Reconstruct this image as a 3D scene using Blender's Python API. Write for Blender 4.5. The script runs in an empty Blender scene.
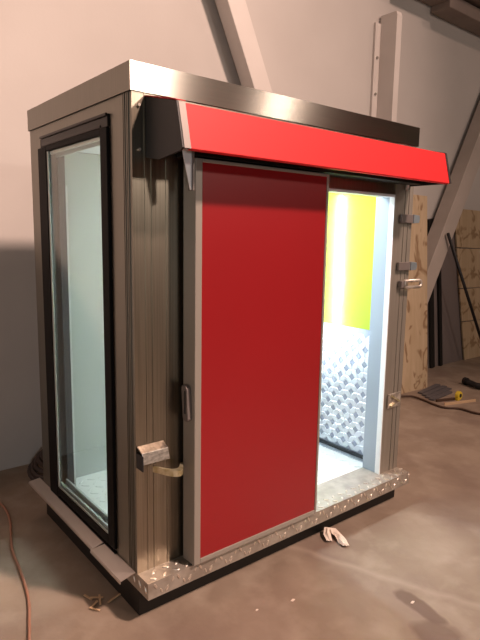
import bpy, bmesh, math, random
from mathutils import Vector, Matrix
random.seed(7)
C = bpy.context.scene.collection
G = 0.20                      # scene z of the booth's floor plate above the hall floor

# ------------------------------------------------------------------ camera
def _rot(a, b, c):
    return (Matrix.Rotation(a, 3, 'Z') @ Matrix.Rotation(math.pi/2 + b, 3, 'X') @ Matrix.Rotation(c, 3, 'Z'))
cd = bpy.data.cameras.new('camera'); cam = bpy.data.objects.new('camera', cd); C.objects.link(cam)
CP = Vector((-1.0504, -1.9718, 1.4512 + G)); CR = _rot(-.6815, -.1501, .0162)
cam.matrix_world = Matrix.Translation(CP) @ CR.to_4x4()
cd.sensor_fit = 'VERTICAL'; cd.sensor_height = 24; cd.lens = 550.87/640*24; cd.clip_start = .05
bpy.context.scene.camera = cam

# ------------------------------------------------------------------ world, lights, exposure
w = bpy.data.worlds.new('world'); bpy.context.scene.world = w; w.use_nodes = True
w.node_tree.nodes['Background'].inputs[0].default_value = (.5, .5, .52, 1)
w.node_tree.nodes['Background'].inputs[1].default_value = .2
vs = bpy.context.scene.view_settings
vs.view_transform = 'Standard'; vs.look = 'None'; vs.gamma = 1; vs.use_curve_mapping = False
vs.exposure = -0.10

def area(name, loc, target, size, power, col, shape='DISK', sy=None):
    l = bpy.data.lights.new(name, 'AREA'); l.shape = shape; l.size = size; l.energy = power; l.color = col
    if sy: l.size_y = sy
    o = bpy.data.objects.new(name, l); C.objects.link(o); o.location = loc
    o.rotation_euler = (Vector(target) - Vector(loc)).to_track_quat('-Z', 'Y').to_euler()
    return o
area('high_bay_light', (3.7, -6.5, 9.25 + G), (-1.7, 1.6, 1.7), .85, 350, (1, .69, .56)).data.spread = math.radians(72)
area('second_flood_light', (8.55, -8.5, 4.65 + G), (.75, 0, 2.05 + G), .42, 40, (1, .82, .70), 'RECTANGLE', .5)
area('flood_light', (4.45, -8.0, 4.5 + G), (.1, 0, 2.05 + G), .70, 130, (1, .82, .70), 'RECTANGLE', .5)
area('far_bay_light', (8.5, -5.0, 8.8), (4, 1, 0), .8, 100, (1, .66, .52))
area('added_fill_light', (-3.2, -6.0, 1.5), (-.2, 1.9, 1.5), .6, 56, (.90, .97, 1))  # added unseen fill, brightens the back wall more than the floor

# ------------------------------------------------------------------ materials
MT = {}
def mat(name, col, rough=.5, metal=0., spec=.5, **k):
    m = bpy.data.materials.new(name); m.use_nodes = True; nt = m.node_tree; b = nt.nodes['Principled BSDF']
    b.inputs['Base Color'].default_value = (*col, 1); b.inputs['Roughness'].default_value = rough
    b.inputs['Metallic'].default_value = metal; b.inputs['Specular IOR Level'].default_value = spec
    if 'coat' in k: b.inputs['Coat Weight'].default_value = k['coat']
    if 'noise' in k:        # (scale xyz, colour B, contrast lo, hi, detail)
        sc, cb, lo, hi, det = k['noise']
        tc = nt.nodes.new('ShaderNodeTexCoord'); mp = nt.nodes.new('ShaderNodeMapping'); mp.inputs['Scale'].default_value = sc
        nz = nt.nodes.new('ShaderNodeTexNoise'); nz.inputs['Scale'].default_value = 1; nz.inputs['Detail'].default_value = det
        r = nt.nodes.new('ShaderNodeMapRange'); r.inputs['From Min'].default_value = lo; r.inputs['From Max'].default_value = hi
        mx = nt.nodes.new('ShaderNodeMix'); mx.data_type = 'RGBA'
        mx.inputs[6].default_value = (*col, 1); mx.inputs[7].default_value = (*cb, 1)
        L = nt.links
        L.new(tc.outputs['Object'], mp.inputs[0]); L.new(mp.outputs[0], nz.inputs['Vector']); L.new(nz.outputs[0], r.inputs[0])
        L.new(r.outputs[0], mx.inputs[0]); L.new(mx.outputs[2], b.inputs['Base Color'])
        if 'bump' in k:
            bp = nt.nodes.new('ShaderNodeBump'); bp.inputs['Strength'].default_value = k['bump']; bp.inputs['Distance'].default_value = .004
            L.new(nz.outputs[0], bp.inputs['Height']); L.new(bp.outputs[0], b.inputs['Normal'])
    if 'aniso' in k:
        b.inputs['Anisotropic'].default_value = k['aniso']
        if 'upright' in k:
            cv = nt.nodes.new('ShaderNodeCombineXYZ'); cv.inputs[2].default_value = 1
            nt.links.new(cv.outputs[0], b.inputs['Tangent']); MT[name] = m
            return m
        ge = nt.nodes.new('ShaderNodeNewGeometry'); vm = nt.nodes.new('ShaderNodeVectorMath'); vm.operation = 'CROSS_PRODUCT'
        vm.inputs[1].default_value = k.get('axis', (0, 0, 1))
        nt.links.new(ge.outputs['Normal'], vm.inputs[0]); nt.links.new(vm.outputs[0], b.inputs['Tangent'])
    MT[name] = m
    return m
def emit(name, col, s):
    m = bpy.data.materials.new(name); m.use_nodes = True; b = m.node_tree.nodes['Principled BSDF']
    b.inputs['Base Color'].default_value = (*col, 1)
    b.inputs['Emission Color'].default_value = (*col, 1); b.inputs['Emission Strength'].default_value = s; MT[name] = m

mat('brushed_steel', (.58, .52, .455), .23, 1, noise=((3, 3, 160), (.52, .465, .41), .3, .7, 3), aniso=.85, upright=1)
mat('jamb_steel', (.40, .36, .31), .5, .7, noise=((120, 120, 2), (.33, .30, .255), .3, .7, 3))
mat('guard_steel', (.62, .56, .50), .3, .9, noise=((40, 4, 90), (.36, .32, .28), .4, .65, 3))
mat('tread_ground', (.26, .29, .37), .4, .8)
mat('brushed_steel_vertical', (.37, .33, .265), .32, 1, noise=((140, 140, 1.5), (.28, .25, .20), .35, .65, 4), aniso=.4, axis=(.02, .03, 0.01))
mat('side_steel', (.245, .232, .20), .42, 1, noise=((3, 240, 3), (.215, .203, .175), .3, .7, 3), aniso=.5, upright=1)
mat('worn_bars', (.78, .70, .61), .35, .8)
mat('tread_steel', (.52, .47, .41), .5, .6, noise=((14, 14, 14), (.38, .33, .28), .35, .65, 4))
mat('inner_tread', (.56, .60, .67), .40, .85)
mat('floor_tread', (.80, .81, .80), .4, .15)
mat('drip_metal', (.68, .62, .58), .4, .85, noise=((9, 3, 9), (.58, .52, .48), .3, .7, 3))
mat('dark_steel', (.015, .013, .012), .5, .3)
mat('black_frame', (.005, .004, .004), .55, 0, .1)
mat('header_brown', (.010, .006, .005), .28, 0, .2)
mat('black_plastic', (.014, .012, .013), .5)
mat('cap_grey', (.22, .19, .18), .45, .4)
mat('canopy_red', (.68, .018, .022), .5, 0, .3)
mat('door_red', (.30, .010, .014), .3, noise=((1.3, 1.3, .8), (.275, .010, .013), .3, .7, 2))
mat('door_alu', (.36, .325, .285), .42, .3)
mat('galvanised', (.85, .78, .70), .4, .8, noise=((30, 30, 30), (.5, .45, .4), .4, .6, 2))
mat('brass_cast', (.66, .60, .42), .35, .7, noise=((25, 25, 25), (.46, .40, .22), .4, .6, 2))
mat('zinc_blue', (.55, .66, .74), .3, .8)
mat('lime', (.40, .53, .045), .14, coat=.3)
mat('white_liner', (.56, .60, .59), .4)
mat('jamb_liner', (.30, .35, .42), .45, .15)
mat('white_pvc', (.82, .84, .86), .35)
mat('grey_bead', (.52, .56, .55), .35, .5)
mat('reveal_grey', (.05, .055, .07), .5)
mat('black_seal', (.01, .012, .015), .6)
mat('brace_paint', (.76, .70, .66), .55, noise=((2, 2, 2), (.68, .62, .58), .3, .7, 4))
mat('brace_paint_old', (.56, .48, .43), .6, noise=((3, 3, 3), (.48, .41, .36), .3, .7, 5))
mat('beam_paint', (.30, .24, .20), .6, noise=((3, 3, 3), (.22, .17, .15), .3, .7, 5))
mat('orange_rubber', (.36, .17, .11), .5)
mat('brown_rubber', (.07, .035, .02), .5)
mat('coil_rubber', (.06, .04, .035), .6)
mat('slate_sheet', (.11, .10, .105), .5)
mat('zinc_sheet', (.22, .18, .17), .55, .2)
mat('tape_yellow', (.75, .55, .04), .4)
mat('raw_pine', (.62, .42, .25), .6)
mat('paper', (.86, .74, .64), .8)
mat('hall_dark', (.37, .36, .33), .8)
emit('led', (.84, .95, 1), 170); emit('led_panel', (.84, .95, 1), 55)

def wood(name, a, b_, knot, rot=0):
    m = bpy.data.materials.new(name); m.use_nodes = True; nt = m.node_tree; B = nt.nodes['Principled BSDF']; L = nt.links
    N = nt.nodes.new
    tc = N('ShaderNodeTexCoord'); mp = N('ShaderNodeMapping'); mp.inputs['Rotation'].default_value = (0, rot, 0)
    L.new(tc.outputs['Object'], mp.inputs[0])
    m1 = N('ShaderNodeMapping'); m1.inputs['Scale'].default_value = (9, 9, 1.1); L.new(mp.outputs[0], m1.inputs[0])
    n1 = N('ShaderNodeTexNoise'); n1.inputs['Scale'].default_value = 1; n1.inputs['Detail'].default_value = 6; n1.inputs['Distortion'].default_value = 1.6
    L.new(m1.outputs[0], n1.inputs['Vector'])
    r1 = N('ShaderNodeMapRange'); r1.inputs[1].default_value = .35; r1.inputs[2].default_value = .65; L.new(n1.outputs[0], r1.inputs[0])
    mx = N('ShaderNodeMix'); mx.data_type = 'RGBA'; mx.inputs[6].default_value = (*a, 1); mx.inputs[7].default_value = (*b_, 1); L.new(r1.outputs[0], mx.inputs[0])
    m2 = N('ShaderNodeMapping'); m2.inputs['Scale'].default_value = (2.6, 2.6, 1.9); L.new(mp.outputs[0], m2.inputs[0])
    n2 = N('ShaderNodeTexNoise'); n2.inputs['Scale'].default_value = 1; n2.inputs['Detail'].default_value = 2; n2.inputs['Distortion'].default_value = 2.5
    L.new(m2.outputs[0], n2.inputs['Vector'])
    r2 = N('ShaderNodeMapRange'); r2.inputs[1].default_value = .54; r2.inputs[2].default_value = .60; L.new(n2.outputs[0], r2.inputs[0])
    r3 = N('ShaderNodeMapRange'); r3.inputs[1].default_value = .63; r3.inputs[2].default_value = .68; r3.inputs[3].default_value = 1; r3.inputs[4].default_value = 0
    L.new(n2.outputs[0], r3.inputs[0])
    mu = N('ShaderNodeMath'); mu.operation = 'MULTIPLY'; L.new(r2.outputs[0], mu.inputs[0]); L.new(r3.outputs[0], mu.inputs[1])
    m3 = N('ShaderNodeMix'); m3.data_type = 'RGBA'; m3.inputs[7].default_value = (*knot, 1)
    L.new(mu.outputs[0], m3.inputs[0]); L.new(mx.outputs[2], m3.inputs[6]); L.new(m3.outputs[2], B.inputs['Base Color'])
    B.inputs['Roughness'].default_value = .6
    MT[name] = m
wood('plywood', (.58, .44, .29), (.50, .37, .23), (.30, .185, .10))
wood('pine_board', (.56, .42, .27), (.46, .33, .20), (.30, .19, .10), .1)

def glass():
    m = bpy.data.materials.new('window_glass'); m.use_nodes = True; nt = m.node_tree
    for n in list(nt.nodes):
        if n.type == 'BSDF_PRINCIPLED': nt.nodes.remove(n)
    out = [n for n in nt.nodes if n.type == 'OUTPUT_MATERIAL'][0]
    t = nt.nodes.new('ShaderNodeBsdfTransparent'); t.inputs[0].default_value = (.90, .925, .91, 1)
    g = nt.nodes.new('ShaderNodeBsdfGlossy'); g.inputs['Roughness'].default_value = .015; g.inputs[0].default_value = (.9, .95, .93, 1)
    lw = nt.nodes.new('ShaderNodeLayerWeight'); pw = nt.nodes.new('ShaderNodeMath'); pw.operation = 'POWER'; pw.inputs[1].default_value = 4.5
    f = nt.nodes.new('ShaderNodeMath'); f.operation = 'MULTIPLY_ADD'; f.inputs[1].default_value = .93; f.inputs[2].default_value = .05
    nt.links.new(lw.outputs['Facing'], pw.inputs[0]); nt.links.new(pw.outputs[0], f.inputs[0])
    mx = nt.nodes.new('ShaderNodeMixShader')
    nt.links.new(f.outputs[0], mx.inputs[0]); nt.links.new(t.outputs[0], mx.inputs[1]); nt.links.new(g.outputs[0], mx.inputs[2])
    nt.links.new(mx.outputs[0], out.inputs[0]); MT['window_glass'] = m
glass()

def wall_mat():
    m = bpy.data.materials.new('hall_wall'); m.use_nodes = True; nt = m.node_tree; B = nt.nodes['Principled BSDF']; L = nt.links; N = nt.nodes.new
    tc = N('ShaderNodeTexCoord')
    n = N('ShaderNodeTexNoise'); n.inputs['Scale'].default_value = 1.1; n.inputs['Detail'].default_value = 6; L.new(tc.outputs['Object'], n.inputs['Vector'])
    r = N('ShaderNodeMapRange'); r.inputs[1].default_value = .3; r.inputs[2].default_value = .7; L.new(n.outputs[0], r.inputs[0])
    mx = N('ShaderNodeMix'); mx.data_type = 'RGBA'; mx.inputs[6].default_value = (.54, .50, .47, 1); mx.inputs[7].default_value = (.60, .56, .53, 1)
    L.new(r.outputs[0], mx.inputs[0]); L.new(mx.outputs[2], B.inputs['Base Color']); B.inputs['Roughness'].default_value = .8
    n2 = N('ShaderNodeTexNoise'); n2.inputs['Scale'].default_value = 60; n2.inputs['Detail'].default_value = 4; L.new(tc.outputs['Object'], n2.inputs['Vector'])
    bp = N('ShaderNodeBump'); bp.inputs['Strength'].default_value = .12; bp.inputs['Distance'].default_value = .004
    L.new(n2.outputs[0], bp.inputs['Height']); L.new(bp.outputs[0], B.inputs['Normal']); MT['hall_wall'] = m
wall_mat()

def floor_mat():
    m = bpy.data.materials.new('concrete_floor'); m.use_nodes = True; nt = m.node_tree; B = nt.nodes['Principled BSDF']; L = nt.links; N = nt.nodes.new
    ge = N('ShaderNodeNewGeometry')
    def noise(sc, det, lo, hi, dist=0, vec=None):
        n = N('ShaderNodeTexNoise'); n.inputs['Scale'].default_value = sc; n.inputs['Detail'].default_value = det; n.inputs['Distortion'].default_value = dist
        L.new(vec or ge.outputs['Position'], n.inputs['Vector'])
        r = N('ShaderNodeMapRange'); r.inputs[1].default_value = lo; r.inputs[2].default_value = hi; L.new(n.outputs[0], r.inputs[0])
        return r.outputs[0]
    def mix(f, a, b):
        x = N('ShaderNodeMix'); x.data_type = 'RGBA'; L.new(f, x.inputs[0])
        for i, v in ((6, a), (7, b)):
            if isinstance(v, tuple): x.inputs[i].default_value = (*v, 1)
            else: L.new(v, x.inputs[i])
        return x.outputs[2]
    c = mix(noise(2.2, 8, .3, .7, .1), (.36, .285, .222), (.25, .188, .143))
    c = mix(noise(5, 9, .5, .8, .2), c, (.40, .325, .258))
    c = mix(noise(1.4, 10, .52, .75, .2), c, (.22, .16, .13))
    # a worn pale wheel track and a darker patch beside it
    def seg(ax, ay, bx, by, wd):
        d = Vector((bx-ax, by-ay)); ln = d.length; d /= ln; nx, ny = -d.y, d.x
        dp = N('ShaderNodeVectorMath'); dp.operation = 'DOT_PRODUCT'; L.new(ge.outputs['Position'], dp.inputs[0]); dp.inputs[1].default_value = (nx, ny, 0)
        wb = N('ShaderNodeTexNoise'); wb.inputs['Scale'].default_value = 5; L.new(ge.outputs['Position'], wb.inputs['Vector'])
        a = N('ShaderNodeMath'); a.operation = 'MULTIPLY_ADD'; L.new(wb.outputs[0], a.inputs[0]); a.inputs[1].default_value = .08; L.new(dp.outputs['Value'], a.inputs[2])
        s = N('ShaderNodeMath'); s.operation = 'SUBTRACT'; L.new(a.outputs[0], s.inputs[0]); s.inputs[1].default_value = ax*nx + ay*ny + .04
        ab = N('ShaderNodeMath'); ab.operation = 'ABSOLUTE'; L.new(s.outputs[0], ab.inputs[0])
        r = N('ShaderNodeMapRange'); r.inputs[1].default_value = 0; r.inputs[2].default_value = wd; r.inputs[3].default_value = .4; r.inputs[4].default_value = 0
        L.new(ab.outputs[0], r.inputs[0]); return r.outputs[0]
    c = mix(seg(.99, -.22, 1.22, -.80, .035), c, (.46, .37, .30))
    def blob(x, y, rx, ry, ang):
        mp = N('ShaderNodeMapping'); mp.vector_type = 'TEXTURE'; mp.inputs['Location'].default_value = (x, y, 0)
        mp.inputs['Rotation'].default_value = (0, 0, ang); mp.inputs['Scale'].default_value = (rx, ry, 1); L.new(ge.outputs['Position'], mp.inputs[0])
        ln = N('ShaderNodeVectorMath'); ln.operation = 'LENGTH'; L.new(mp.outputs[0], ln.inputs[0])
        wb = N('ShaderNodeTexNoise'); wb.inputs['Scale'].default_value = 9; L.new(ge.outputs['Position'], wb.inputs['Vector'])
        a = N('ShaderNodeMath'); a.operation = 'MULTIPLY_ADD'; L.new(wb.outputs[0], a.inputs[0]); a.inputs[1].default_value = .9; L.new(ln.outputs['Value'], a.inputs[2])
        r = N('ShaderNodeMapRange'); r.inputs[1].default_value = 1.2; r.inputs[2].default_value = 1.5; r.inputs[3].default_value = .75; r.inputs[4].default_value = 0
        L.new(a.outputs[0], r.inputs[0]); return r.outputs[0]
    c = mix(blob(1.04, -.72, .05, .15, -.15), c, (.15, .10, .08))
    c = mix(blob(.93, -.88, .10, .12, .3), c, (.17, .115, .09))
    L.new(c, B.inputs['Base Color']); B.inputs['Specular IOR Level'].default_value = .25
    rr = N('ShaderNodeMapRange'); rr.inputs[3].default_value = .45; rr.inputs[4].default_value = .75; L.new(noise(6, 5, .3, .7), rr.inputs[0]); L.new(rr.outputs[0], B.inputs['Roughness'])
    n2 = N('ShaderNodeTexNoise'); n2.inputs['Scale'].default_value = 30; n2.inputs['Detail'].default_value = 6; L.new(ge.outputs['Position'], n2.inputs['Vector'])
    bp = N('ShaderNodeBump'); bp.inputs['Strength'].default_value = .25; bp.inputs['Distance'].default_value = .006
    L.new(n2.outputs[0], bp.inputs['Height']); L.new(bp.outputs[0], B.inputs['Normal']); MT['concrete_floor'] = m
floor_mat()

# ------------------------------------------------------------------ mesh helpers (z given above the booth's floor plate; the hall floor is z = -0.20)
OFF = [0, 0]                  # plan offset of the group being built
class MB:
    def __init__(s): s.v = []; s.f = []
    def add(s, vs, fs):
        n = len(s.v); s.v += [tuple(q) for q in vs]; s.f += [tuple(i + n for i in f) for f in fs]; return s
    def box(s, x0, x1, y0, y1, z0, z1):
        return s.add([(x, y, z) for z in (z0, z1) for y in (y0, y1) for x in (x0, x1)],
                     [(0, 2, 3, 1), (4, 5, 7, 6), (0, 1, 5, 4), (2, 6, 7, 3), (0, 4, 6, 2), (1, 3, 7, 5)])
    def prism_x(s, prof, x0, x1):     # profile of (y, z)
        n = len(prof)
        return s.add([(x0, *q) for q in prof] + [(x1, *q) for q in prof],
                     [tuple(range(n)), tuple(range(2*n-1, n-1, -1))] + [(i, (i+1) % n + 0, (i+1) % n + n, i+n)[::-1] for i in range(n)])
    def poly(s, pts, off):            # closed polygon of 3-D points extruded by a vector
        n = len(pts); P = [Vector(q) for q in pts]; O = Vector(off)
        return s.add(P + [q + O for q in P], [tuple(range(n))[::-1], tuple(range(n, 2*n))] + [(i, (i+1) % n, (i+1) % n + n, i+n) for i in range(n)])
    def bar(s, a, b, wd, dp, up=(0, 1, 0)):   # rectangular section; dp measured along 'up'
        a = Vector(a); b = Vector(b); d = (b-a).normalized(); u = Vector(up); u = (u - u.dot(d)*d).normalized(); r = d.cross(u)
        q = [r*(i*wd/2) + u*(j*dp/2) for i, j in ((-1, -1), (1, -1), (1, 1), (-1, 1))]
        return s.add([a + k for k in q] + [b + k for k in q], [(3, 2, 1, 0), (4, 5, 6, 7)] + [(i, (i+1) % 4, (i+1) % 4 + 4, i+4) for i in range(4)])
    def tube(s, pts, r, n=8, closed=False):
        P = [Vector(q) for q in pts]; m = len(P); rings = []
        pu = None
        for i, q in enumerate(P):
            d = (P[(i+1) % m] - P[i-1]) if closed or 0 < i < m-1 else (P[1]-P[0] if i == 0 else P[-1]-P[-2])
            d.normalize()
            u = pu if pu else (Vector((0, 0, 1)) if abs(d.z) < .9 else Vector((1, 0, 0)))
            u = (u - u.dot(d)*d).normalized(); pu = u; v = d.cross(u)
            rings.append([q + r*(math.cos(t)*u + math.sin(t)*v) for t in [2*math.pi*k/n for k in range(n)]])
        F = []
        for i in range(m if closed else m-1):
            j = (i+1) % m
            F += [(i*n+k, i*n+(k+1) % n, j*n+(k+1) % n, j*n+k) for k in range(n)]
        if not closed: F += [tuple(range(n))[::-1], tuple((m-1)*n+k for k in range(n))]
        return s.add([q for g in rings for q in g], F)
    def disc(s, c, ax, r, h, n=14):   # short cylinder
        c = Vector(c); ax = Vector(ax).normalized(); return s.tube([c, c + ax*h], r, n)
    def lozenge(s, c, nrm, dr, ln, wd, h):   # raised tread bar
        c = Vector(c); nn = Vector(nrm); d = Vector(dr).normalized(); e = nn.cross(d)
        base = [c + d*ln*a + e*wd*b for a, b in ((-.5, 0), (-.25, -.5), (.25, -.5), (.5, 0), (.25, .5), (-.25, .5))]
        top = [c + nn*h + d*ln*a*.8 + e*wd*b*.7 for a, b in ((-.5, 0), (-.25, -.5), (.25, -.5), (.5, 0), (.25, .5), (-.25, .5))]
        return s.add(base + top, [tuple(range(6, 12))] + [(i, (i+1) % 6, (i+1) % 6+6, i+6) for i in range(6)])
    def build(s, name, m, parent=None, bevel=0, smooth=False, label=None):
        V = [Vector((x + OFF[0], y + OFF[1], z + G)) for x, y, z in s.v]
        lo = [min(q[i] for q in V) for i in range(3)]; hi = [max(q[i] for q in V) for i in range(3)]
        c = Vector(((lo[0]+hi[0])/2, (lo[1]+hi[1])/2, lo[2]))
        me = bpy.data.meshes.new(name); me.from_pydata([q - c for q in V], [], s.f)
        bm = bmesh.new(); bm.from_mesh(me); bmesh.ops.recalc_face_normals(bm, faces=bm.faces[:]); bm.to_mesh(me); bm.free()
        if smooth:
            for p in me.polygons: p.use_smooth = True
        me.materials.append(MT[m]); o = bpy.data.objects.new(name, me); C.objects.link(o)
        o.location = c
        if parent:
            o.parent = parent; q = parent; off = Vector((0, 0, 0))
            while q: off += q.location; q = q.parent
            o.location = c - off
        if bevel:
            b = o.modifiers.new('bevel', 'BEVEL'); b.width = bevel; b.segments = 2; b.limit_method = 'ANGLE'
        if label: o['label'] = label
        return o
def B(*a): return MB().box(*a)
def thing(name, label, cat, loc, group=None):
    o = bpy.data.objects.new(name, None); C.objects.link(o); o.location = (loc[0] + OFF[0], loc[1] + OFF[1], loc[2] + G); o.empty_display_size = .1
    return tag(o, label, cat, group)
def tag(o, label, cat, group=None):
    o['label'] = label; o['category'] = cat
    if group: o['group'] = group
    return o
def struct(o): o['kind'] = 'structure'; return o
def smooth_path(pts, n=8):            # Catmull-Rom
    P = [Vector(p) for p in pts]; P = [2*P[0]-P[1]] + P + [2*P[-1]-P[-2]]; out = []
    for i in range(1, len(P)-2):
        a, b, c, d = P[i-1:i+3]
        for k in range(n):
            t = k/n; out.append(.5*((2*b) + (c-a)*t + (2*a-5*b+4*c-d)*t*t + (3*b-a-3*c+d)*t**3))
    return out + [P[-2]]

# ------------------------------------------------------------------ the hall
F0 = -G
struct(B(-6, 13, -10, 1.92, F0-.1, F0).build('floor', 'concrete_floor'))
struct(B(-6, 13, 1.92, 2.1, F0, 9.6).build('wall_back', 'hall_wall'))
struct(B(-6.2, -6, -10, 2.1, F0, 9.6).build('wall_left', 'hall_dark'))
struct(B(13, 13.2, -10, 2.1, F0, 9.6).build('wall_right', 'hall_dark'))
struct(B(-6, 13, -10.2, -10, F0, 9.6).build('wall_front', 'hall_dark'))
struct(B(-6, 13, -10, 2.1, 9.6, 9.8).build('ceiling', 'hall_dark'))

OFF[:] = [.06, .07]
def brace(x0, z0, x1, z1, wd, y0, y1, m, label):
    mb = MB(); yc = (y0+y1)/2
    mb.bar((x0, yc, z0), (x1, yc, z1), wd, y1-y0)
    o = mb.build('diagonal_brace', m, None, .006)
    return tag(o, label, 'steel brace', 'slanted steel braces along the back wall')
brace(3.50, F0, .70, 5.6, .185, 1.66, 1.81, 'brace_paint', 'pale painted slanted steel brace above the left half of the booth roof')
brace(4.10, F0, 6.33, 3.765, .24, 1.62, 1.80, 'brace_paint_old', 'dull brown slanted steel brace crossing the wall right of the red canopy')

OFF[:] = [.11, .07]
pt = thing('wall_post', 'pale upright steel post with a cut-off top behind the booth roof', 'post', (3.84, 1.74, F0))
MB().poly([(3.80, 1.625, F0), (3.80, 1.835, F0), (3.80, 1.835, 3.74), (3.80, 1.64, 3.74), (3.80, 1.625, 3.70)], (.085, 0, 0)).build('post_body', 'brace_paint', pt, .004)
B(3.715, 3.80, 1.822, 1.85, F0, 3.66).build('back_flange', 'brace_paint', pt, .003)
for z in (.2, .9, 1.6, 2.3, 2.96, 3.32):
    MB().disc((3.757, 1.822, z), (0, -1, 0), .014, .012, 8).build('bolt', 'door_alu', pt)

OFF[:] = [.06, .07]
bt = thing('overhead_beam', 'dark grey-brown overhead beam at the top right corner near the wall', 'beam', (8.5, 1.7, 3.86))
B(4.75, 12.9, 1.60, 1.84, 3.99, 4.13).build('lower_chord', 'beam_paint', bt, .01)
B(4.0, 4.75, 1.60, 1.84, 4.06, 4.16).build('end_piece', 'beam_paint', bt, .01)
B(4.0, 12.9, 1.50, 1.85, 4.162, 4.40).build('upper_chord', 'beam_paint', bt, .01)

OFF[:] = [0, 0]
# ------------------------------------------------------------------ the booth
W, D, H, HB = 1.868, 1.145, 2.10, 1.994
bo = thing('portable_booth', 'stainless steel walk-in booth with red sliding door, red canopy and lit interior', 'booth', (.93, .57, F0))

B(.004, W-.01, -.004, D-.02, F0, -.075).build('base_skid', 'dark_steel', bo, .004)
# chequer-plate sill with raised bars on top and front
mb = B(0, W, -.093, .13, -.075, 0)
n = int(W/.058)
for i in range(n):
    x = .035 + i*.058
    for j, y in enumerate((-.072, -.030)):
        mb.lozenge((x + .029*j, y, 0), (0, 0, 1), (1, .75 if (i+j) % 2 else -.75, 0), .036, .013, .0035)
    mb.lozenge((x, -.093, -.022 - .03*(i % 2)), (0, -1, 0), (.55 if i % 2 else -.55, 0, 1), .034, .012, .0035)
    mb.lozenge((x + .029, -.093, -.052 + .03*(i % 2)), (0, -1, 0), (.55 if i % 2 else -.55, 0, 1), .026, .010, .003)
for i in range(3):
    mb.lozenge((0, -.07 + i*.05, -.037), (-1, 0, 0), (0, .6, 1), .034, .012, .003)
ds = mb.build('door_sill', 'tread_steel', bo, label='raised-bar chequer plate sill')
ds.data.materials.append(MT['worn_bars'])
for p in list(ds.data.polygons)[6:]: p.material_index = 1
mb = B(.08, W-.068, .131, D-.066, -.075, 0)
for i in range(28):
    for j in range(15):
        mb.lozenge((.11+i*.06, .16+j*.06, 0), (0, 0, 1), (1, .9 if (i+j) % 2 else -.9, 0), .05, .014, .003)
mb.build('floor_plate', 'floor_tread', bo)

# side wall towards the camera-left, with the window opening
wy0, wy1, wz0, wz1 = .195, .99, .03, 1.93
mb = B(0, .08, .0, wy0, 0, HB).box(0, .08, wy1, D, 0, HB).box(0, .08, wy0, wy1, wz1, HB).box(0, .08, wy0, wy1, 0, wz0)
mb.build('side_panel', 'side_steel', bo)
mb = MB()
for y in (.022, .034, .052, .064):
    mb.box(-.004, .0, y, y+.006, 0, HB-.002)
mb.build('corner_ribs', 'side_steel', bo, label='thin upright ribs of the corner trim')
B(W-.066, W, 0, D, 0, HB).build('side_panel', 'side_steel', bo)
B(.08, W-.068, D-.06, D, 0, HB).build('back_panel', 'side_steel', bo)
# inner linings
B(.082, W-.07, D-.075, D-.062, .001, 1.90).build('wall_lining', 'white_liner', bo, label='white inner lining of the back')
B(W-.076, W-.067, .131, D-.076, .872, 1.90).build('wall_lining', 'lime', bo, label='glossy lime green upper wall panel')
mb = B(W-.078, W-.067, .131, D-.076, .03, .870)
sp = .050
for i in range(-2, 20):
    for j in range(0, 18):
        y = .16 + i*sp; z = .062 + j*sp
        if not (.15 < y < D-.1 and z < .84): continue
        mb.lozenge((W-.078, y, z), (-1, 0, 0), (0, 1, 1) if (i+j) % 2 else (0, -1, 1), .072, .038, .0028)
kp = mb.build('kick_plate', 'inner_tread', bo, label='chequer plate lower wall lining')
kp.data.materials.append(MT['tread_ground'])
for p in list(kp.data.polygons)[:6]: p.material_index = 1
mb = B(W-.092, W-.078, .131, D-.076, .004, .030)
mb.build('floor_seal', 'black_seal', bo)
mb = B(W-.125, W-.093, .131, D-.076, .0035, .008)
for j in range(12): mb.disc((W-.109, .17+j*.07, .008), (0, 0, 1), .008, .004, 8)
mb.build('floor_angle', 'inner_tread', bo, label='riveted metal angle along the floor')
B(.082, W-.07, .10, D-.076, 1.902, 1.99).build('inner_ceiling', 'white_liner', bo)
# front
ox0, ox1, oz = .99, 1.69, 1.705
mb = B(.0801, ox0, 0, .10, .0, HB); mb.box(0, .08, -.0005, 0, 0, HB-.001)
mb.build('front_panel', 'brushed_steel_vertical', bo)
mb = MB()
for x in (.052, .082, .150):
    mb.box(x, x+.005, -.003, -.0006, .0, HB-.002)
mb.build('front_ribs', 'brushed_steel_vertical', bo, label='thin upright ribs on the front corner post')
B(ox0, ox1, 0, .10, oz, HB).build('lintel', 'brushed_steel_vertical', bo)
B(ox1, W-.001, -.0005, .10, 0, HB).build('door_jamb', 'jamb_steel', bo)
mb = B(ox1+.095, ox1+.099, -.004, -.001, 0, HB-.002).box(ox1+.135, ox1+.141, -.004, -.001, 0, HB-.002)
mb.build('jamb_ribs', 'jamb_steel', bo)
B(ox1-.004, ox1, .034, .13, 0, oz).build('jamb_lining', 'jamb_liner', bo, label='pale blue-grey lining of the doorway')
B(ox1-.008, ox1, -.001, .032, 0, oz).build('jamb_edge', 'white_pvc', bo, label='bright white edge strip of the doorway')
B(ox0, ox1-.008, -.001, .06, oz-.014, oz).build('lintel_edge', 'white_pvc', bo)
B(ox1, W-.08, .10, .13, 0, 1.90).build('jamb_return', 'jamb_liner', bo)
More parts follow.
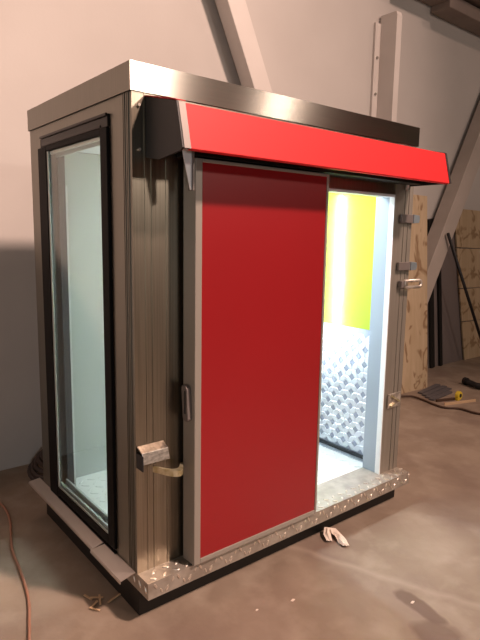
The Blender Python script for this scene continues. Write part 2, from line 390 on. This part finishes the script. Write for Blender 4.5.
# roof and fascia
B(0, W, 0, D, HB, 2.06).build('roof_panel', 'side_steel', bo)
e = .008
B(-e, W+.012, -e, -.0006, HB, H).build('roof_fascia', 'brushed_steel', bo)
mb = B(-e, 0-.0002, 0, D+e, HB, H).box(W+.0002, W+.012, 0, D+e, HB, H).box(0, W, D+.0002, D+e, HB, H)
mb.box(-e+.002, W+.01, 0, .03, H-.004, H-.0005).box(0, .03, .03, D, H-.004, H-.0005).box(W-.03, W, .03, D, H-.004, H-.0005)
mb.build('roof_edging', 'side_steel', bo)  # same metal as the front fascia, darkened to tone down its wall reflection

# side window
wf = MB(); x0, x1 = -.014, .045
wf.box(x0, x1, .19, .255, .025, 1.885).box(x0, x1, .885, .998, .012, 1.885).box(x0, x1, .255, .885, .025, .068).box(x0, x1, .255, .885, 1.862, 1.885)
wi = wf.build('side_window', 'black_frame', bo, .003, label='tall black framed window in the side of the booth')
mb = B(-.010, .045, .187, .955, 1.887, 1.938).box(-.018, -.010, .187, .955, 1.928, 1.940).box(-.014, -.010, .25, .94, 1.889, 1.900)
mb.build('window_header', 'header_brown', wi, .002)
B(-.002, .001, .255, .885, .068, 1.862).build('window_pane', 'window_glass', wi)
mb = B(-.009, -.003, .866, .884, .07, 1.86).box(-.009, -.003, .2555, .866, .069, .078).box(.002, .012, .256, .884, 1.846, 1.861).box(.002, .012, .256, .884, .069, .092).box(.002, .012, .256, .262, .092, 1.846)
mb.box(.034, .044, .256, .884, 1.836, 1.861).box(.034, .044, .256, .884, .069, .10)
mb.build('glazing_bead', 'grey_bead', wi)
B(.046, .082, .882, .99, .03, 1.9).build('window_reveal', 'reveal_grey', bo)
B(.083, .094, .885, .925, .04, 1.70).build('reveal_edge', 'white_pvc', bo)

# drip plates along the side foot
def drip(y0, y1, xo, zo):
    mb = MB().poly([(-.004, y0, .004), (xo, y0+.012, zo), (xo, y1+.03, zo), (-.004, y1, .004)], (0, 0, -.004))
    mb.poly([(xo, y0+.012, zo-.004), (xo, y1+.03, zo-.004), (xo, y1+.03, zo-.014), (xo, y0+.012, zo-.014)], (-.003, 0, 0))
    return mb.build('drip_plate', 'drip_metal', bo, label='pale bent metal strip along the foot of the side')
drip(.318, 1.20, -.058, -.018); drip(.012, .300, -.068, -.020)
B(-.012, -.0002, .19, .998, .005, .0115).build('window_sill', 'black_frame', bo)

# canopy over the sliding track
prof = [(-.001, 1.978), (-.222, 1.926), (-.262, 1.762), (-.255, 1.757), (-.24, 1.757), (-.205, 1.915), (-.001, 1.963)]
mb = MB().prism_x(prof, .098, 1.815)
ca = mb.build('canopy', 'canopy_red', bo, .002, label='red metal canopy over the sliding door')
capp = [(-.001, 1.980), (-.224, 1.929), (-.264, 1.762), (-.25, 1.752), (-.10, 1.735), (-.001, 1.752)]
MB().prism_x(capp, .058, .068).build('end_cap', 'black_plastic', ca, .002, label='black end cap')
MB().prism_x([(-.001, 1.980), (-.224, 1.929), (-.266, 1.76), (-.001, 1.76)], 1.816, 1.830).build('end_cap', 'black_plastic', ca, .002, label='black end cap')
MB().poly([(.0685, -.2245, 1.927), (.0685, -.2645, 1.762), (.097, -.2645, 1.762), (.097, -.2245, 1.927)], (0, .02, 0)).build('edge_strip', 'cap_grey', ca, label='grey strip at the left end')
MB().poly([(.0555, -.003, 1.982), (.0555, -.226, 1.931), (.097, -.226, 1.931), (.097, -.003, 1.982)], (0, .0005, .003)).build('top_edge', 'canopy_red', ca)
B(.069, 1.815, -.236, -.120, 1.780, 1.784).build('underside', 'black_plastic', ca)
B(.20, 1.80, -.10, -.004, 1.765, 1.81).build('track_rail', 'dark_steel', ca, .003)
tr = MB().poly([(.128, -.155, 1.779), (.172, -.155, 1.779), (.172, -.155, 1.628), (.166, -.155, 1.628)], (0, .004, 0))
tr.build('gusset', 'white_pvc', ca, label='small pale triangular bracket')
B(.1725, .178, -.165, -.13, 1.625, 1.779).build('gusset_flange', 'cap_grey', ca)
for z in (1.965, 1.80):
    MB().disc((.030, -.0008, z - .02), (0, -1, 0), .006, .008, 8).build('screw', 'galvanised', bo)
MB().disc((1.76, -.03, 1.735), (0, 0, 1), .011, .028, 10).build('door_stop', 'galvanised', bo, label='small shiny stud under the canopy end')

# sliding door
dx0, dx1, dy0, dy1, dz0, dz1 = .220, 1.002, -.112, -.022, .006, 1.757
mb = B(dx0, dx0+.034, dy0, dy1, dz0, dz1).box(dx1-.014, dx1, dy0, dy1, dz0, dz1).box(dx0+.034, dx1-.014, dy0, dy1, dz0, dz0+.024).box(dx0+.034, dx1-.014, dy0, dy1, dz1-.014, dz1)
door = mb.build('sliding_door', 'door_alu', bo, .003, label='tall sliding door with red panel in a grey metal frame')
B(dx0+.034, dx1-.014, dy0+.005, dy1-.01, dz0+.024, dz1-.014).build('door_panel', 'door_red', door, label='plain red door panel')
# recessed pull plate on the door's edge
pts = []
for k in range(20):
    t = 2*math.pi*k/20; yy = .022*math.cos(t); zz = .058*(1 if math.sin(t) >= 0 else -1) + .022*math.sin(t)
    pts.append((dx0, -.066 + yy + zz*.08, .745 + zz))
MB().poly(pts, (-.022, 0, 0)).build('door_pull', 'cap_grey', door, .004, label='slim rounded pull on the door edge')
B(dx0-.0235, dx0-.0222, -.075, -.066, .70, .80).build('pull_slot', 'black_seal', door)

# bent sheet guard and door clasp on the corner post
mb = MB().poly([(.004, -.004, .578), (.004, -.046, .560), (.004, -.060, .514), (.004, -.056, .513), (.004, -.043, .555), (.004, -.004, .571)], (.125, 0, 0))
mb.box(.004, .129, -.055, -.004, .513, .517)
gd = mb.build('guard_bracket', 'guard_steel', bo, .001, label='bent shiny sheet metal bracket on the corner post')
B(.0, .004, -.058, -.004, .485, .55).build('bracket_cheek', 'black_seal', gd)
arc = [(.06 + .15*(k/14), -.035 - .085*math.sin(math.pi*k/14), .475 - .020*(k/14)) for k in range(15)]
inn = [(x, min(-.034, y + .028), z) for x, y, z in arc]
mb = MB()
for k in range(14):
    q = [arc[k], arc[k+1], inn[k+1], inn[k]]
    mb.add([(x, y, z-.013) for x, y, z in q] + [(x, y, z+.013) for x, y, z in q], [(0, 1, 5, 4), (2, 3, 7, 6), (0, 3, 2, 1), (4, 5, 6, 7)] + ([(0, 4, 7, 3)] if k == 0 else []) + ([(1, 2, 6, 5)] if k == 13 else []))
mb.build('clasp', 'brass_cast', bo, 0, False, label='curved yellowish metal clasp reaching to the door edge')
for x in (.05, .072): MB().disc((x, -.004, .505), (0, -1, 0), .007, .03, 8).build('clasp_screw', 'dark_steel', bo)

# fittings on the right jamb
def hinge(z):
    o = B(1.735, 1.85, -.022, -.005, z-.024, z+.024).build('jamb_bracket', 'cap_grey', bo, .002, label='dark bracket on the right jamb')
    mb = MB().poly([(1.85, -.028, z-.026), (1.895, -.034, z-.022), (1.902, -.034, z), (1.895, -.034, z+.022), (1.85, -.028, z+.026)], (0, .02, 0))
    mb.build('bracket_tab', 'zinc_blue', o, .002)
hinge(1.572); hinge(1.292)
mb = B(1.76, 1.79, -.030, -.004, 1.165, 1.205); hk = mb.build('pull_hook', 'cap_grey', bo, .002)
arc = [(1.79, -.03, 1.205)] + [(1.93 + .02*math.sin(math.pi*k/10), -.036, 1.185 + .02*math.cos(math.pi*k/10)) for k in range(11)] + [(1.79, -.03, 1.165), ]
MB().tube(arc, .010, 8, True).build('hook_loop', 'galvanised', hk, 0, True, label='bright bent metal loop sticking out past the corner')
o = B(1.72, 1.845, -.012, -.005, .42, .51).build('latch_plate', 'galvanised', bo, .002, label='small shiny plate low on the right jamb')
MB().bar((1.74, -.018, .50), (1.83, -.018, .45), .012, .008).bar((1.74, -.018, .43), (1.78, -.018, .445), .012, .008).build('latch_bar', 'brass_cast', o)

# LED tube inside on the back wall
tl = B(1.145, 1.175, D-.098, D-.0755, .45, 1.80).build('light_fitting', 'white_pvc', bo)
MB().tube([(1.16, D-.110, .47), (1.16, D-.110, 1.78)], .014, 12).build('light_tube', 'led', tl, 0, True)

cp = B(.95, 1.45, .22, .50, 1.892, 1.9015).build('ceiling_light', 'white_pvc', bo, .002, label='flat light panel in the booth ceiling')
B(.965, 1.435, .235, .485, 1.889, 1.8915).build('light_diffuser', 'led_panel', cp)

# ------------------------------------------------------------------ sheets and bars leaning on the right
bl = Vector((3.56, 1.42, F0)); br = Vector((4.41, 1.38, F0)); tr_ = Vector((4.50, 1.60, 1.93)); tl_ = Vector((3.67, 1.64, 1.95))
nrm = (br-bl).cross(tl_-bl).normalized()
tag(MB().poly([bl, br, tr_, tl_], nrm * (-.018)).build('plywood_sheet', 'plywood', None, .001), 'knotty plywood sheet leaning upright just behind the right corner of the booth', 'wood sheet')
bw = thing('board_panel', 'panel of wide pale pine boards standing at the right edge of the photo', 'wood panel', (6.8, 1.89, F0))
zt = [F0+.002, .36, .82, 1.36, 1.868]
ex = lambda z: 6.115 - (z - F0)*.266
for i in range(4):
    MB().poly([(ex(zt[i]), 1.883, zt[i]), (7.8, 1.883, zt[i]-(.05 if i else 0)), (7.8, 1.883, zt[i+1]-.075), (6.9, 1.883, zt[i+1]-.028), (ex(zt[i+1]), 1.883, zt[i+1]-.014)], (0, .022, 0)).build('board', 'pine_board', bw, .003)
def bar_thing(a, b, wd, dp, m, label, cat='metal bar', name='metal_bar', group=None):
    return tag(MB().bar(a, b, wd, dp).build(name, m, None, .002), label, cat, group)
bar_thing((5.33, 1.897, F0), (5.05, 1.897, 1.70), .085, .03, 'dark_steel', 'dark steel bar leaning on the wall, right next to the plywood sheet')
bar_thing((5.53, 1.897, F0), (5.225, 1.897, 1.75), .060, .03, 'dark_steel', 'dark steel bar leaning on the wall, second to the right of the plywood sheet')
tag(MB().poly([(5.26, 1.9135, F0+.001), (6.26, 1.9135, F0+.001), (5.74, 1.9135, 1.76), (4.98, 1.9135, 1.70)], (0, .005, 0)).build('metal_sheet', 'zinc_sheet', None), 'plain grey metal sheet leaning on the wall behind the dark bars', 'metal sheet')  # sheet widened to darken the lit wall between bars and boards
tag(MB().tube([(6.08, 1.52, F0+.02), (5.07, 1.655, 1.53)], .019, 10).build('metal_pole', 'black_plastic', None, 0, True), 'thin black pole leaning at a slant in front of the pine board panel', 'pole')

OFF[:] = [.09, .055]
# ------------------------------------------------------------------ things on the floor, right
def fz(x, y, h=0): return (x, y, F0 + h)
tag(MB().tube(smooth_path([fz(3.42, 1.10, .012), fz(3.62, 1.27, .02), fz(3.80, 1.20, .02), fz(3.82, 1.06, .012), fz(3.77, .90, .012), fz(3.76, .78, .012), fz(3.85, .66, .012), fz(3.86, .45, .012), fz(4.1, .1, .012)]), .011, 8).build('power_cable', 'brown_rubber', None, 0, True),
    'dark brown cable lying on the floor right of the booth', 'cable')
sl = [((4.50, 1.30), (4.02, 1.225)), ((4.50, 1.22), (3.98, 1.15)), ((4.46, 1.14), (3.93, 1.08)), ((4.34, 1.06), (3.90, 1.015))]
for (a, b), lb in zip(sl, ('farthest from the brown cable', 'second farthest from the brown cable', 'second nearest to the brown cable', 'nearest to the brown cable')):
    tag(MB().bar(fz(*a, .010), fz(*b, .010), .055, .018, (0, 0, 1)).build('metal_strip', 'slate_sheet', None, .002), 'flat dark grey strip lying on the floor, ' + lb, 'metal strip', 'dark strips lying on the floor right of the booth')
tm = thing('tape_measure', 'small yellow tape measure lying on the floor near the brown cable', 'tape measure', (4.16, .86, F0))
pts = [(4.16 + .045*math.cos(t), .86 + .02, F0 + .048 + .045*math.sin(t)) for t in [2*math.pi*k/16 for k in range(16)]]
MB().poly(pts, (0, -.04, 0)).build('case', 'tape_yellow', tm, .006)
MB().disc((4.16, .84, F0+.05), (0, -1, 0), .02, .004, 12).build('face_disc', 'black_plastic', tm)
B(4.115, 4.16, .842, .878, F0, F0+.02).build('tape_lip', 'tape_yellow', tm)
bar_thing(fz(4.12, .88, .012), fz(3.90, .955, .012), .03, .02, 'brown_rubber', 'short dark brown stick next to the yellow tape measure', 'stick', 'wood_stick')
bar_thing(fz(4.25, .72, .008), fz(3.86, .84, .008), .035, .012, 'raw_pine', 'thin pale wooden strip between the brown cable and the tape measure', 'wood strip', 'wood_strip')
dr = thing('hand_tool', 'black hand tool lying on the floor at the right edge of the photo', 'tool', (4.9, 1.0, F0))
MB().tube([fz(4.80, 1.12, .04), fz(4.72, .96, .04), fz(4.80, .70, .04)], .035, 10).build('tool_body', 'black_plastic', dr, .004, True)
MB().tube([fz(4.80, 1.115, .04), fz(4.81, 1.16, .04)], .045, 10).build('tool_head', 'dark_steel', dr, .004)

OFF[:] = [.012, .045]
# ------------------------------------------------------------------ things on the floor, left and front
tag(MB().tube(smooth_path([fz(-.30, 1.70, .008), fz(-.20, 1.40, .008), fz(-.20, 1.16, .008), fz(-.285, .82, .008), fz(-.315, .58, .008), fz(-.352, .36, .008), fz(-.40, .20, .008), fz(-.47, 0, .008), fz(-.6, -.3, .008)]), .0065, 8).build('extension_cord', 'orange_rubber', None, 0, True),
    'orange extension cord running along the floor left of the booth', 'cord')
cl = MB()
for k in range(5):
    r = .20 - .012*k; zc = .035 + .024*k; tp = []
    for i in range(28):
        t = 2*math.pi*i/28; tp.append((.27 + r*math.cos(t) + .01*k, 1.60 + r*.8*math.sin(t), F0 + zc + .04*math.sin(t)*(.7+.2*k) + .012*math.sin(3*t+k)))
    cl.tube(tp, .016, 7, True)
tag(cl.build('hose_coil', 'coil_rubber', None, 0, True), 'coil of dark hose on the floor against the wall behind the booth', 'hose')

# crumpled scrap by the sill
def scrap(name, pts, wd, m, label, cat, group=None, seed=1):
    rd = random.Random(seed); mb = MB(); P = [Vector(p) for p in pts]; V = []; n = 5
    for i, q in enumerate(P):
        d = (P[min(i+1, len(P)-1)] - P[max(i-1, 0)]).normalized(); s = Vector((-d.y, d.x, 0))
        ww = wd*(.55 + .45*math.sin(math.pi*(i+.7)/(len(P)+.4)))
        for k in range(n):
            V.append(q + s*ww*(k/(n-1)-.5) + Vector((0, 0, rd.uniform(0, .35)*wd)))
    m_ = len(V); V2 = V + [v + Vector((0, 0, .0022)) for v in V]; Fc = []
    for i in range(len(P)-1):
        for k in range(n-1):
            a = i*n+k; Fc += [(a, a+n, a+n+1, a+1), (a+m_, a+1+m_, a+n+1+m_, a+n+m_)]
    edge = [i*n for i in range(len(P))] + [(len(P)-1)*n+k for k in range(1, n)] + [i*n+n-1 for i in range(len(P)-2, -1, -1)] + [k for k in range(n-2, 0, -1)]
    for a, b in zip(edge, edge[1:]+edge[:1]): Fc.append((a, b, b+m_, a+m_))
    return tag(mb.add(V2, Fc).build(name, m), label, cat, group)
scrap('wood_shaving', [fz(1.10, -.16, .003), fz(1.125, -.12, .018), fz(1.155, -.095, .022), fz(1.18, -.12, .014), fz(1.175, -.16, .008), fz(1.15, -.21, .005), fz(1.135, -.25, .002)], .05, 'paper', 'curled pale scrap on the floor in front of the door sill', 'scrap', None, 3)
rd = random.Random(11)
chips = [(-.135, .20, 1.9, .05), (-.105, .175, 2.6, .06), (-.135, .135, .5, .05), (-.10, .15, 1.2, .07), (-.145, .105, 2.2, .05), (-.03, .125, .25, .10)]
for i, (x, y, a, l) in enumerate(chips):
    o = MB().bar(fz(x-l/2*math.cos(a), y-l/2*math.sin(a), .004), fz(x+l/2*math.cos(a), y+l/2*math.sin(a), .008), .009, .004, (0, 0, 1)).build('wood_splinter', 'raw_pine')
    if i < 5: tag(o, 'thin wood splinter in the tangle on the floor by the near left corner', 'splinter', 'tangle of wood splinters by the near left corner')
    else: tag(o, 'longest pale splinter, lying alone closest to the near left corner of the booth', 'splinter')
for x, y, s, lb in ((.593, -.392, .012, 'tiny pale chip alone on the floor in front of the red door'), (1.02, -.74, .012, 'tiny pale chip beside the dark stain on the floor'), (.42, -.34, .008, 'tiny pale crumb on the floor just below the near end of the sill')):
    tag(MB().poly([fz(x, y), fz(x+s*1.6, y+s*.3), fz(x+s, y+s), fz(x-s*.4, y+s*.7)], (0, 0, .004)).build('floor_chip', 'paper'), lb, 'chip')
